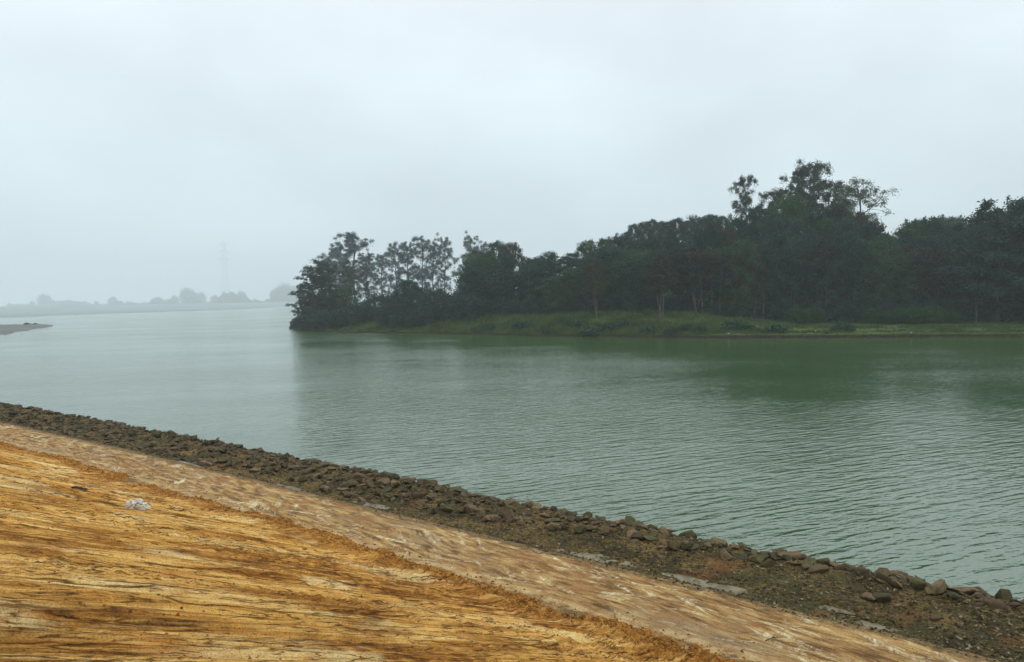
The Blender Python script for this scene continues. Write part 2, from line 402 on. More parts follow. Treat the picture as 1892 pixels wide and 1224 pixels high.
c = q.ramp(q.math('ADD', q.math('MULTIPLY', n1, .5), q.math('MULTIPLY', n2, .5)), [(.35, (.030, .046, .016)), (.50, (.065, .100, .028)), (.66, (.11, .155, .045))])
geo = q.n('ShaderNodeNewGeometry'); sp = q.n('ShaderNodeSeparateXYZ'); q.l(geo.outputs['Normal'], sp.inputs[0])
so_ = q.n('ShaderNodeSeparateXYZ'); q.l(q.tc.outputs['Object'], so_.inputs[0])
c = q.mix(q.rng(so_.outputs[2], .3, .6, 1, 0), c, q.ramp(n2, [(.35, (.014, .012, .007)), (.7, (.050, .036, .020))]))
q.col(c); q.bump(n2, .25)
MAT_BANK = q.m
me = mesh_np('far_bank', np.stack([X, Yy, z], -1).reshape(-1, 3), grid_faces(len(pxs), len(ss)), MAT_BANK, True)
tag(link('far_bank', me), kind='structure')
def bank_pt(px, s):
    wob = 1.1 * float(fbm(np.array([px * .03]), np.array([0.]), 90, 3)[0])
    Yv = float(Y0(px)) + s + wob
    return float(AX(px, Yv)), Yv, float(bank_z(np.array([float(px)]), np.array([float(s)]))[0])

# far shore across the lake (left)
fs_px = [-900, -300, 0, 200, 418, 530, 700, 1000, 1500]
fs_Y = [420, 480, 562, 732, 922, 1350, 1500, 1600, 1700]
def YF(px): return np.interp(px, fs_px, fs_Y)
pxs = np.arange(-900, 1500, 8.); ss = np.concatenate([np.arange(-4, 12, 2.), np.arange(12, 3300, 60)])
Pg, Sg = np.meshgrid(pxs, ss, indexing='ij'); Yy = YF(Pg) + Sg + 8 * fbm(Pg * .02, Pg * 0, 7, 3); X = AX(Pg, Yy)
z = -1.5 + 2.1 * sst(-3, 3, Sg) + 9 * sst(250, 1100, Sg) + .8 * fbm(X * .01, Yy * .01, 5, 3) * sst(0, 60, Sg)
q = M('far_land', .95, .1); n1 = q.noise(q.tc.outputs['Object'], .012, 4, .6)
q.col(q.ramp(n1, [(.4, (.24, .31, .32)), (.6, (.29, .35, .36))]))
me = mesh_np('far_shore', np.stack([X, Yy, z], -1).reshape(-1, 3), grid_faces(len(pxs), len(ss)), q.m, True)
tag(link('far_shore', me), kind='structure')
MAT_FAR = q.m
# sandbar at the left edge of the lake
sb = [(-230, 190, 400), (-60, 186, 350), (0, 193, 336), (30, 215, 325), (60, 245, 312), (80, 268, 303), (98, 294, 297)]
V = []; nn = 14
for i, px in enumerate(np.linspace(-230, 98, 60)):
    a0 = np.interp(px, [s[0] for s in sb], [s[1] for s in sb]); a1 = np.interp(px, [s[0] for s in sb], [s[2] for s in sb])
    a0 += float(fbm(np.array([px * .06]), np.array([0.]), 44, 3)[0]) * 14
    for j in range(nn):
        t = j / (nn - 1); Yv = a0 + (a1 - a0) * t
        zz = -.4 + 1.25 * math.sin(math.pi * t) ** .5 * (1 if t not in (0, 1) else 0) + .3 * float(vn(np.array([px * .2]), np.array([t * 5.]), 3)[0])
        V.append((AX(px, Yv), Yv, zz * (1 if px < 90 else .5)))
q = M('sandbar_sand', .95, .1); q.col(q.ramp(q.noise(q.tc.outputs['Object'], .08, 5, .6), [(.35, (.12, .135, .13)), (.65, (.18, .19, .18))]))
me = mesh_np('sandbar', np.array(V), grid_faces(60, nn), q.m, True)
tag(link('sandbar', me), kind='structure')

# ------------------------------------------------------------------ leaf and tree makers
def leafmesh(name, P, ln, wd, mat, rs, droop=0.0, flat=0.0):
    n = len(P)
    d = rs.normal(size=(n, 3)); d[:, 2] -= droop; d[:, 2] *= (1 - flat)
    d /= np.linalg.norm(d, axis=1)[:, None]
    r = rs.normal(size=(n, 3)); s = np.cross(d, r); s /= np.linalg.norm(s, axis=1)[:, None]
    l = (ln * rs.uniform(.6, 1.3, n))[:, None]; ww = (wd * rs.uniform(.6, 1.3, n))[:, None]
    V = np.stack([P, P + d * l * .45 + s * ww * .5, P + d * l, P + d * l * .45 - s * ww * .5], 1).reshape(-1, 3)
    return mesh_np(name, V, np.arange(4 * n).reshape(n, 4), mat, False)
def clump(rs, c, r, n):
    d = rs.normal(size=(n, 3)); d /= np.linalg.norm(d, axis=1)[:, None]
    rad = rs.uniform(0, 1, n) ** .5
    lump = 1 + .35 * np.sin(d[:, 0] * 4 + c[0]) * np.sin(d[:, 1] * 4 + c[1] * 2) + .2 * np.sin(d[:, 2] * 6 + c[2])
    return np.array(c) + d * (rad * lump)[:, None] * np.array(r)
def bent(rs, a, b, n=5, sag=.06):
    a = np.array(a, float); b = np.array(b, float); L_ = np.linalg.norm(b - a); o = rs.normal(size=3) * L_ * sag
    return [tuple(a + (b - a) * t + o * math.sin(math.pi * t)) for t in np.linspace(0, 1, n)]

PROTO = {}
def save(kind, trunk, crown): PROTO.setdefault(kind, []).append((trunk, crown))
def make_eucalypt(seed, leaf, H=22., W=8.5, base=.42, n_l=9, dens=1.0, key='euc'):
    rs = np.random.RandomState(seed); mb = MB(); P = []
    lean = rs.normal(size=2) * .6
    def tp(t): return np.array([lean[0] * t * t + .25 * math.sin(t * 6 + seed), lean[1] * t * t + .2 * math.cos(t * 5 + seed), H * t])
    ts = np.linspace(0, .86, 10)
    mb.tube([tp(t) for t in ts], [.24 * (1 - .8 * t) + .02 for t in ts], 7)
    for i in range(n_l + 6):
        t0 = base * .7 + (.84 - base * .7) * (i / (n_l + 5)) ** .9
        az = i * 2.4 + rs.uniform(-.5, .5); reach = W * .5 * rs.uniform(.5, 1.05) * (1 - .35 * max(0, t0 - .6) / .3)
        b = tp(t0); tip = b + np.array([math.cos(az) * reach, math.sin(az) * reach, H * rs.uniform(.05, .18)])
        tip[2] = min(tip[2], H * .96)
        mb.tube(bent(rs, b, tip, 5), np.linspace(.085, .03, 5), 5)
        for k in range(6):
            f = rs.uniform(.35, 1.0); s0 = b + (tip - b) * f
            e_ = s0 + rs.normal(size=3) * np.array([.95, .95, .75]) + np.array([0, 0, .35])
            mb.tube(bent(rs, s0, e_, 3), [.04, .025, .012], 4)
            P.append(clump(rs, e_, np.array([.80, .80, .48]) * rs.uniform(.55, 1.3), int(95 * dens)))
            P.append(clump(rs, e_ - np.array([0, 0, .5]), np.array([.9, .9, .9]), int(22 * dens)))
        P.append(clump(rs, tip, np.array([.8, .8, .7]) * rs.uniform(.7, 1.2), int(130 * dens)))
    for k in range(11):
        e_ = tp(.86) + rs.normal(size=3) * np.array([.95, .95, .7]) + np.array([0, 0, H * .02 + .2 * k])
        e_[2] = min(e_[2], H * .975)
        mb.tube(bent(rs, tp(.84), e_, 3), [.05, .03, .015], 4)
        P.append(clump(rs, e_, np.array([.65, .65, .6]) * rs.uniform(.7, 1.3), int(110 * dens)))
    P = np.concatenate(P)
    save(key, mb.mesh('trunk', BK['pale' if key != 'misty' else 'dark']), leafmesh('crown', P, .32, .13, LF[leaf], rs, .9))
def make_broad(seed, leaf, key, H=13., W=9., low=.12, n_c=46, bark='dark', sz=1.0):
    rs = np.random.RandomState(seed); mb = MB(); P = []
    mb.tube(bent(rs, (0, 0, 0), (rs.normal() * .4, rs.normal() * .4, H * .7), 7, .02), np.linspace(.26, .07, 7), 7)
    for i in range(n_c):
        t = low + (1 - low) * ((i + .5) / n_c) ** .85
        prof = math.sin(math.pi * min(1, (t - low) / (1 - low) * .80 + .14)) ** .6
        az = i * 2.4 + rs.uniform(-.4, .4); rad = W * .5 * prof * rs.uniform(.55, 1.05) * (1 if i % 4 else .45)
        c_ = np.array([math.cos(az) * rad, math.sin(az) * rad, H * t - .4])
        st_ = np.array([0, 0, max(H * .1, c_[2] - 1.2 - rad * .35)])
        if st_[2] > H * .7: st_[2] = H * .7
        mb.tube(bent(rs, st_, c_, 4), [.09, .06, .04, .02], 4)
        r = rs.uniform(.75, 1.35) * W / 9
        P.append(clump(rs, c_, np.array([r * 1.15, r * 1.15, r * .75]), int(290 * sz)))
        if rs.rand() < .5: P.append(clump(rs, c_ + rs.normal(size=3) * r * .6, np.array([.45, .45, .35]), 60))
    P = np.concatenate(P); P[:, 2] = np.maximum(P[:, 2], .15)
    save(key, mb.mesh('trunk', BK[bark]), leafmesh('crown', P, .30, .19, LF[leaf], rs, .3))
def make_slender(seed, leaf, key='slender', H=15., W=6.5, stems=2):
    rs = np.random.RandomState(seed); mb = MB(); P = []
    for s in range(stems):
        top = np.array([rs.normal() * 1.1, rs.normal() * .8, H * rs.uniform(.8, .93)]); b = np.array([rs.normal() * .3, rs.normal() * .3, 0])
        mb.tube(bent(rs, b, top, 8, .02), np.linspace(.13, .03, 8), 6)
        for i in range(15):
            t = .40 + .6 * i / 14; p = b + (top - b) * t; az = i * 2.4 + rs.uniform(-.5, .5)
            rad = W * .5 * rs.uniform(.35, 1) * math.sin(math.pi * (.2 + .75 * (t - .4) / .6)) ** .5
            e_ = p + np.array([math.cos(az) * rad, math.sin(az) * rad, rs.uniform(.2, 1.4) * (1 if i < 11 else .2)])
            mb.tube(bent(rs, p, e_, 4), [.05, .035, .025, .012], 4)
            P.append(clump(rs, e_, np.array([1.15, 1.15, .5]) * rs.uniform(.75, 1.2), 230))
            P.append(clump(rs, p + (e_ - p) * .5, np.array([.9, .9, .4]) * rs.uniform(.6, 1.1), 90))
    P = np.concatenate(P)
    save(key, mb.mesh('trunk', BK['pale']), leafmesh('crown', P, .28, .15, LF[leaf], rs, .2))
def make_layered(seed, leaf, key='layered', H=13., W=10., bias=0.):
    rs = np.random.RandomState(seed); mb = MB(); P = []
    top = np.array([bias * 1.5, 0, H * .9]); mb.tube(bent(rs, (0, 0, 0), top, 8, .03), np.linspace(.24, .05, 8), 7)
    n = 26
    for i in range(n):
        t = .14 + .84 * i / n; p = top * t; az = i * 2.4 + rs.uniform(-.3, .3)
        rad = W * .5 * (1.05 - .62 * t) * rs.uniform(.7, 1.2)
        dx = math.cos(az) * rad + bias * rad * .9
        e_ = p + np.array([dx, math.sin(az) * rad, rs.uniform(.1, 1.0)])
        mb.tube(bent(rs, p, e_, 5, .04), [.08, .06, .045, .03, .015], 4)
        for f in (.4, .65, .85, 1.0):
            c_ = p + (e_ - p) * f + rs.normal(size=3) * np.array([.3, .3, .1])
            P.append(clump(rs, c_ - np.array([0, 0, .1]), np.array([.85, .85, .42]) * rs.uniform(.6, 1.3), 110))
    P = np.concatenate(P)
    save(key, mb.mesh('trunk', BK['dark']), leafmesh('crown', P, .36, .15, LF[leaf], rs, .5, .3))
def make_bush(seed, leaf, key, H=3.2, W=4.6, n=1.0, lf=.24):
    rs = np.random.RandomState(seed); mb = MB(); P = []
    for i in range(16):
        az = i * 2.4; rad = W * .42 * math.sqrt((i + .5) / 16); hz = H * (.35 + .5 * (1 - (rad / (W * .5)) ** 2)) * rs.uniform(.8, 1.1)
        c_ = np.array([math.cos(az) * rad, math.sin(az) * rad, hz])
        mb.tube(bent(rs, (c_[0] * .15, c_[1] * .15, 0), c_, 4), [.05, .04, .03, .015], 4)
        P.append(clump(rs, c_, np.array([.85, .85, .7]) * W / 4.6 * rs.uniform(.7, 1.15), int(230 * n)))
        P.append(clump(rs, c_ * np.array([1.1, 1.1, .4]), np.array([.7, .7, .6]) * W / 4.6, int(130 * n)))
    P = np.concatenate(P); P[:, 2] = np.abs(P[:, 2])
    save(key, mb.mesh('trunk', BK['dark']), leafmesh('crown', P, lf, lf * .6, LF[leaf], rs, 0))
for s in range(3): make_eucalypt(11 + s, 'euc', n_l=11 + s, W=9.5, base=.36, dens=1.1)
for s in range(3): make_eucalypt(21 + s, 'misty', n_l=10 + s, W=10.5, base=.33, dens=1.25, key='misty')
make_eucalypt(31, 'pale', n_l=9, dens=.55, key='pale_euc', base=.45)
for s in range(3): make_broad(41 + s, 'dark', 'dark', W=9 + s * .6)
for s in range(2): make_broad(51 + s, 'green', 'green', W=9.5, n_c=50)
make_broad(55, 'russet', 'russet', W=8.5, low=.2, bark='pale')
for s in range(2): make_slender(61 + s, 'russet', stems=2 + s)
for s in range(2): make_slender(65 + s, 'dark', 'slim', stems=1 + s, W=6)
for s in range(2): make_layered(71 + s, 'dark')
make_layered(75, 'euc', 'tip', W=10.5, bias=-.9)
for s in range(2): make_bush(81 + s, 'bright', 'bright_bush')
for s in range(3): make_bush(85 + s, 'dark', 'dark_bush', W=5.2, H=3.6)
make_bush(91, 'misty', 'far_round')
make_bush(89, 'green', 'grey_bush', H=1.3, W=2.2, n=.5)
PH = {'euc': 22., 'misty': 22., 'pale_euc': 22., 'dark': 13., 'green': 13., 'russet': 13., 'slender': 15., 'slim': 15., 'layered': 13., 'tip': 13., 'bright_bush': 3.2, 'dark_bush': 3.6, 'far_round': 3.2, 'grey_bush': 1.3}
rnd = random.Random(5)
def tree(name, kind, loc, h, label, cat='tree', group=None, wid=1.0, rot=None, var=None):
    P = PROTO[kind]; t_, c_ = P[var if var is not None else rnd.randrange(len(P))]
    r = bpy.data.objects.new(name, None); C.objects.link(r)
    s = h / PH[kind]; r.location = (loc[0], loc[1], loc[2] - .1); r.scale = (s * wid, s * wid, s)
    r.rotation_euler = (0, 0, rnd.uniform(0, 6.28) if rot is None else rot)
    r.empty_display_size = .5
    a = link('trunk' if cat != 'bush' else 'stem', t_, r); b = link('crown' if cat != 'bush' else 'foliage', c_, r)
    tag(r, label, cat, group)
    return r
def top_h(px, ytop, Y, zg): return EYE + (yh(px) - ytop) / 1430 * Y - zg

# ---- landmark trees
ORD = 'first second third fourth fifth sixth seventh eighth ninth tenth eleventh twelfth thirteenth fourteenth fifteenth sixteenth seventeenth eighteenth nineteenth twentieth'.split() + ['twenty-' + x for x in 'first second third fourth fifth sixth seventh eighth ninth'.split()] + ['thirtieth'] + ['thirty-' + x for x in 'first second third fourth fifth sixth seventh eighth ninth'.split()]
def lm(name, kind, px, s, ytop, label, wid=1., rot=None, var=None, group=None):
    x, y, zz = bank_pt(px, s); return tree(name, kind, (x, y, zz), top_h(px, ytop, y, zz), label, 'tree', group, wid, rot, var)
lm('eucalyptus_tree', 'euc', 1502, 50, 298, 'tallest airy eucalyptus on the lake bank, rising well above the dark wood', .85, 1.0, 0)
lm('eucalyptus_tree', 'euc', 1474, 54, 306, 'airy eucalyptus leaning beside the tallest one, just left of its crown', .75, 2.2, 1)
lm('eucalyptus_tree', 'euc', 1378, 46, 326, 'slim eucalyptus with a small rounded top standing alone above the wood', .62, 2.4, 2)
lm('eucalyptus_tree', 'euc', 1527, 56, 335, 'eucalyptus close behind the tallest one, with its crown just to the right', .8, 3.4, 2)
lm('eucalyptus_tree', 'euc', 1440, 52, 348, 'lower eucalyptus between the slim lone one and the tall group', .9, 4.4, 0)
lm('pale_leaved_tree', 'pale_euc', 1590, 50, 328, 'sparse pale leaved tree with forked bare branches against the sky', 1.15, .5, 0)
lm('pale_leaved_tree', 'pale_euc', 1556, 56, 340, 'thin pale tree between the tallest eucalyptus and the sparse forked tree', .9, 2.5, 0)
lm('layered_tree', 'layered', 1842, 22, 358, 'dark tree with flat layered tiers of foliage near the right edge', 1.0, .3, 0)
lm('layered_tree', 'layered', 1905, 18, 345, 'dark layered tree cut off by the right edge of the view', 1.1, 2.3, 1)
lm('layered_tree', 'layered', 1790, 40, 395, 'lower dark layered tree behind the tiers at the right end of the wood', .9, 1.3, 1)
# tip of the peninsula
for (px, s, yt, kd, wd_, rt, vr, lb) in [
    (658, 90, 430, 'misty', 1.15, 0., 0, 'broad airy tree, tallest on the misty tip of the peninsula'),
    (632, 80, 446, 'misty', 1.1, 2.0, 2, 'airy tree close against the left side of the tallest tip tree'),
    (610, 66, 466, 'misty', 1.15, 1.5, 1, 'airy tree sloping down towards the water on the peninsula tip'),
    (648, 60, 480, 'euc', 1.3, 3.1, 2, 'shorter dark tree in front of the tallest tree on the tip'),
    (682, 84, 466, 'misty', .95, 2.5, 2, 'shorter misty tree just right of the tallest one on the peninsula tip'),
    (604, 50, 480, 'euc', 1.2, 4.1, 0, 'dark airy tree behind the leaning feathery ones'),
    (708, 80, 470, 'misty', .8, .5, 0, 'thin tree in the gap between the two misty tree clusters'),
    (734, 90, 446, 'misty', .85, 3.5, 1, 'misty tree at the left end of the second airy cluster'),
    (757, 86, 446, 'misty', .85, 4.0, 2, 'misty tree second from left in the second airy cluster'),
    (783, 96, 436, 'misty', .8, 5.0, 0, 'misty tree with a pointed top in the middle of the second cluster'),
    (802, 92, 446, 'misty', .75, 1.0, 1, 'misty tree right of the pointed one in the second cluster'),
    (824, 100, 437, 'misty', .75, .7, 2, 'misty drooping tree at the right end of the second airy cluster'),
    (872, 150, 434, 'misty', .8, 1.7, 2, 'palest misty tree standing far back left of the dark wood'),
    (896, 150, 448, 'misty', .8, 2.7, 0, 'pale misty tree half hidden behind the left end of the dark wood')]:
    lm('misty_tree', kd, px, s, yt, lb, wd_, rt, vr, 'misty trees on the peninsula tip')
for (px, s, yt, wd_, rt, lb) in [(604, 16, 486, .85, 0., 'feathery tree leaning left over the water near the peninsula tip'),
                                 (620, 26, 472, .9, .3, 'feathery tree behind the leaning one near the peninsula tip'),
                                 (582, 8, 522, .95, -.2, 'lowest feathery tree overhanging the water at the very tip')]:
    lm('feathery_tree', 'tip', px, s, yt, lb, wd_, rt, 0, 'feathery trees at the tip')
lm('pale_trunk_tree', 'slender', 1103, 13, 470, 'russet tree with bare pale twin trunks on the grass bank', .95, .6, 0)
lm('pale_trunk_tree', 'slender', 1218, 12, 462, 'russet tree with three slim pale trunks leaning together on the bank', 1.0, 1.9, 1)
lm('pale_trunk_tree', 'slender', 1806, 22, 480, 'russet tree with one pale trunk near the right end of the bank', .8, 1.9, 0)
for i_, (px, s, yt, kd) in enumerate([(1286, 20, 470, 'slim'), (1312, 21, 455, 'slender'), (1330, 20, 462, 'slim'), (1394, 22, 448, 'slender'), (1412, 23, 452, 'slim'), (1462, 27, 440, 'slim')]):
    lm('bare_stemmed_tree', kd, px, s, yt, '%s from the left of the bare stemmed trees along the wood edge' % ORD[i_], .8, i_ * 1.1, i_ % 2, 'bare stemmed trees along the wood edge')
lm('round_tree', 'dark', 752, 9, 517, 'round dark leafy tree standing alone in front of the misty cluster', 1.25, 0, 0)
lm('round_tree', 'green', 640, 26, 528, 'low dark tree under the tallest tree of the peninsula tip', 1.3, 1, 1)

# ---- the wood, row by row
SKY = [(855, 485), (880, 462), (915, 450), (940, 448), (1000, 456), (1060, 460), (1095, 432), (1140, 426), (1180, 434), (1240, 424), (1300, 414), (1345, 398), (1400, 380), (1430, 358), (1470, 362), (1530, 392), (1580, 385), (1620, 402), (1660, 400), (1720, 402), (1755, 425), (1800, 398), (1840, 374), (1892, 356), (2000, 350), (2300, 370), (2900, 360)]
def skyl(px): return float(np.interp(px, [p[0] for p in SKY], [p[1] for p in SKY]))
WHAT = {'dark': 'dark leafy trees', 'green': 'bushy green trees', 'russet': 'brownish trees', 'slim': 'slim dark trees', 'slender': 'brownish thin-trunked trees'}
NM = {'dark': 'leafy_tree', 'green': 'leafy_tree', 'russet': 'brownish_tree', 'slim': 'slim_tree', 'slender': 'brownish_tree'}
ROWS = [('in the front row of the wood', 23, 26, .62, .82, ['dark', 'slim', 'green', 'slender', 'green', 'dark']),
        ('in the middle of the wood', 31, 33, .80, .95, ['green', 'dark', 'slim', 'dark', 'russet', 'slim']),
        ('in the back row of the wood', 42, 32, .90, 1.05, ['dark', 'green', 'slim', 'dark', 'green', 'russet'])]
for (where, s0, step, a, b, kinds) in ROWS:
    px = 872 + rnd.uniform(0, 12); cnt = {}
    i = 0
    while px < 2050:
        kd = kinds[rnd.randrange(len(kinds))]
        add = 5 if (1380 < px < 1900) else 0
        s = s0 + add * (s0 < 35) + rnd.uniform(-3, 3)
        x, y, zz = bank_pt(px, s)
        full = top_h(px, skyl(px) + rnd.uniform(-4, 12), y, zz)
        h = full * rnd.uniform(a, b)
        n_ = cnt.get(kd, 0); cnt[kd] = n_ + 1
        wid = (6.0 + rnd.uniform(0, 3)) / (h * (.68 if kd in ('dark', 'green', 'russet') else .42))
        tree(NM[kd], kd, (x, y, zz), h, '%s from the left of the %s %s' % (ORD[min(n_, 38)], WHAT[kd], where), 'tree', WHAT[kd] + ' ' + where, max(.55, min(1.6, wid)))
        px += step * rnd.uniform(.75, 1.3) * (1 if px < 1900 else 1.6); i += 1
# background hill
i = 0; px = 1160
while px < 1345:
    Yv = 215 + rnd.uniform(-6, 6); s = Yv - float(Y0(px)); x, y, zz = bank_pt(px, s)
    yt = np.interp(px, [1160, 1180, 1230, 1290, 1345], [425, 406, 405, 402, 392]) + rnd.uniform(-3, 5)
    tree('hill_tree', 'dark', (x, y, zz), max(6, top_h(px, yt, y, zz)), '%s from the left of the bluish trees on the hill behind the wood' % ORD[i], 'tree', 'bluish trees on the hill behind the wood', .8)
    px += rnd.uniform(12, 19); i += 1
i = 0
for px in (1735, 1752, 1768, 1700):
    s = 90; x, y, zz = bank_pt(px, s)
    tree('hill_tree', 'green', (x, y, zz), top_h(px, 404 + rnd.uniform(-4, 8), y, zz), '%s from the left of the hazy trees seen through the dip in the wood' % ORD[i], 'tree', 'hazy trees seen through the dip', .7); i += 1
# bushes
def bush(px, s, h, kind, label, group, wid=1.):
    x, y, zz = bank_pt(px, s); return tree('bush', kind, (x, y, zz), h, label, 'bush', group, wid)
i = 0
for px in (1475, 1500, 1612, 1650, 1690, 1722, 1752):
    bush(px, 21 + rnd.uniform(-1.5, 2), rnd.uniform(2.6, 3.8), 'bright_bush', '%s from the left of the bright green bushes below the wood' % ORD[i], 'bright green bushes below the wood', rnd.uniform(.9, 1.2)); i += 1
i = 0
px = 890
while px < 1990:
    if not (1090 < px < 1118 or 1205 < px < 1232):
        bush(px, (21 if px < 1400 else 25) + rnd.uniform(-2, 2.5), rnd.uniform(2.2, 4.2), 'dark_bush', '%s from the left of the dark bushes at the foot of the wood' % ORD[min(i, 38)], 'dark bushes at the foot of the wood', rnd.uniform(.85, 1.3)); i += 1
    px += rnd.uniform(26, 42)
i = 0
for (px, s, h) in [(541, 1.5, 1.6), (552, 2, 2.5), (566, 3, 3.4), (582, 4, 4.6), (598, 5, 4.4), (612, 7, 4.6), (628, 10, 4.4), (655, 14, 5.4), (676, 16, 4.2), (700, 18, 3.6), (724, 10, 4.5), (748, 7, 4.2), (778, 9, 4.6), (800, 14, 5.0), (822, 16, 4.6), (842, 18, 3.6), (868, 14, 5.5), (584, 22, 5.5), (600, 26, 6.5), (622, 30, 6.5), (700, 38, 6), (735, 40, 6), (770, 40, 7), (805, 40, 7), (832, 42, 5), (882, 34, 8)]:
    bush(px, s, h, 'dark_bush', '%s in the chain of dark bushes along the misty peninsula' % ORD[i], 'dark bushes along the misty peninsula', rnd.uniform(.95, 1.25)); i += 1
i = 0
for px in (905, 965, 1010, 1060, 1095, 1130, 1150, 1200, 1240, 1262, 1290, 1345, 1360, 1375, 1432, 1560):
    bush(px, 3.2 + rnd.uniform(-1.5, 3.5), rnd.uniform(.9, 1.7), 'grey_bush', '%s from the left of the small green shrubs on the grassy bank' % ORD[i], 'small shrubs on the grassy bank', rnd.uniform(1., 1.8)); i += 1
# undergrowth and long grass (stuff)
rs = np.random.RandomState(3)
def bank_many(px, s):
    Yv = Y0(px) + s + 1.1 * fbm(px * .03, px * 0, 90, 3); return AX(px, Yv), Yv, bank_z(px, s)
n = 90000
px = rs.uniform(530, 2050, n); s = rs.uniform(.6, 1, n) * 0 + rs.uniform(.7, 26, n) * rs.uniform(.3, 1, n)
dense = fbm(px * .02, s * .25, 14, 3) + rise(px) * .25 > rs.uniform(-.3, .35, n)
px, s = px[dense], s[dense]; x, y, zz = bank_many(px, s)
hgt = (.16 + .5 * np.clip(rise(px), .08, 1)) * rs.uniform(.5, 1.5, len(px)) * (1 + .8 * fbm(px * .04, s * .3, 19, 2))
hgt = np.clip(hgt, .06, 1.3); az = rs.uniform(0, 6.28, len(px)); wd_ = rs.uniform(.05, .13, len(px))
bx = np.cos(az) * wd_; by = np.sin(az) * wd_; lx = rs.normal(size=len(px)) * .25 * hgt; ly = rs.normal(size=len(px)) * .25 * hgt
V = np.stack([np.stack([x - bx, y - by, zz - .05], 1), np.stack([x + bx, y + by, zz - .05], 1), np.stack([x + lx, y + ly, zz + hgt], 1)], 1).reshape(-1, 3)
q = M('long_grass', .9, .1); q.col(q.ramp(q.noise(q.tc.outputs['Object'], .22, 4, .6), [(.35, (.036, .062, .019)), (.52, (.068, .115, .031)), (.68, (.115, .140, .048))]))
tag(link('long_grass', mesh_np('long_grass', V, np.arange(len(V)).reshape(-1, 3), q.m)), 'rough long grass and weeds covering the opposite bank', 'grass', kind='stuff')
n = 60000
px = rs.uniform(540, 2100, n); s = np.where(px < 860, rs.uniform(12, 60, n), np.where(px < 1400, rs.uniform(20, 36, n), rs.uniform(22, 40, n))); x, y, zz = bank_many(px, s)
x = x + rs.normal(size=n) * .3; up = rs.uniform(0, 1, n) ** 1.3 * (1.6 + 1.6 * fbm(px * .05, s * .2, 23, 3)) * (.12 + .88 * sst(545, 625, px))
ug = leafmesh('undergrowth', np.stack([x, y, zz + up], 1), .42, .26, LF['dark'], rs, 0)
tag(link('undergrowth', ug), 'dark tangled undergrowth beneath the trees of the wood', 'undergrowth', kind='stuff')

# ---- far shore trees in the mist
FT = [(85, 543, 1.3), (62, 556, 1.1), (112, 556, 1.2), (20, 560, 1.2), (140, 560, 1.2), (180, 556, 1.2), (210, 548, 1.2), (238, 556, 1.2), (268, 558, 1.3), (300, 552, 1.2), (325, 546, 1.1), (350, 532, 1.3), (372, 540, 1.2), (398, 545, 1.2), (425, 551, 1.2), (448, 538, 1.2), (472, 552, 1.2), (495, 552, 1.2), (512, 532, 1.1), (528, 524, 1.3), (548, 530, 1.3), (570, 540, 1.3), (600, 545, 1.2)]
i = 0
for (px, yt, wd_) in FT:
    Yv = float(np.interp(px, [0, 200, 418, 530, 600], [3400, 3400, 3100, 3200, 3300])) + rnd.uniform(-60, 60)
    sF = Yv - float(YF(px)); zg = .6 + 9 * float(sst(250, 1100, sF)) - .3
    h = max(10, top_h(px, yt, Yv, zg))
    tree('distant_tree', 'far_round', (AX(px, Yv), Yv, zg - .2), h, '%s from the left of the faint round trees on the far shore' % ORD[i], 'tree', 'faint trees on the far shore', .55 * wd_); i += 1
n = 50000
px = rs.uniform(-200, 640, n); Yv = np.interp(px, [0, 200, 418, 530, 600], [3500, 3200, 2800, 2900, 3000]) + rs.uniform(-60, 120, n)
up = rs.uniform(0, 1, n) * (14 + 30 * fbm(px * .045, px * 0, 29, 3)) * np.interp(px, [-200, 0, 250, 330, 560, 640], [.7, .7, .8, 1.5, 1.5, 1.6]); zz = .4 + 9 * sst(250, 1100, Yv - YF(px))
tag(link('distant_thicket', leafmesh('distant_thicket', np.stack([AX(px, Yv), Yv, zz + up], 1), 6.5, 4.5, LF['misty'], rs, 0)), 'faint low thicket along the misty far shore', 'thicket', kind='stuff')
# shrubs on the sandbar
i = 0
for (px, Yv, h) in [(50, 305, .9), (57, 300, .6), (66, 298, .8)]:
    tree('shrub', 'grey_bush', (AX(px, Yv), Yv, .3), h, '%s from the left of the tiny shrubs on the sandbar' % ORD[i], 'bush', 'tiny shrubs on the sandbar', 1.4); i += 1

# ---- power pylon across the lake
q = M('galvanised_steel', .6, .4); q.col((.20, .21, .22)); MS = q.m
px, Yv = 419, 3000.; zg = 8.0; Hp = EYE + (yh(px) - 446) / 1430 * Yv - zg
py = bpy.data.objects.new('power_pylon', None); C.objects.link(py); py.location = (AX(px, Yv), Yv, zg - .5); py.rotation_euler = (0, 0, R(20))
tag(py, 'faint lattice power pylon rising above the misty far shore', 'pylon')
def wdt(t): return 15 * (1 - t) ** 1.15 + 3
mb = MB(); lv = [0, .10, .2, .3, .4, .5, .6, .68, .76, .84, .92, 1.0]
for sx_ in (-1, 1):
    for sy_ in (-1, 1):
        mb.tube([(sx_ * wdt(t), sy_ * wdt(t), Hp * t) for t in lv], [.4] * len(lv), 4)
br = MB()
for i in range(len(lv) - 1):
    a, b = lv[i], lv[i + 1]; wa, wb = wdt(a), wdt(b)
    cs = [(-1, -1), (1, -1), (1, 1), (-1, 1)]
    for j in range(4):
        p, n_ = cs[j], cs[(j + 1) % 4]
        br.tube([(p[0] * wa, p[1] * wa, Hp * a), (n_[0] * wb, n_[1] * wb, Hp * b)], [.19] * 2, 4)
        br.tube([(n_[0] * wa, n_[1] * wa, Hp * a), (p[0] * wb, p[1] * wb, Hp * b)], [.19] * 2, 4)
        br.tube([(p[0] * wb, p[1] * wb, Hp * b), (n_[0] * wb, n_[1] * wb, Hp * b)], [.17] * 2, 4)
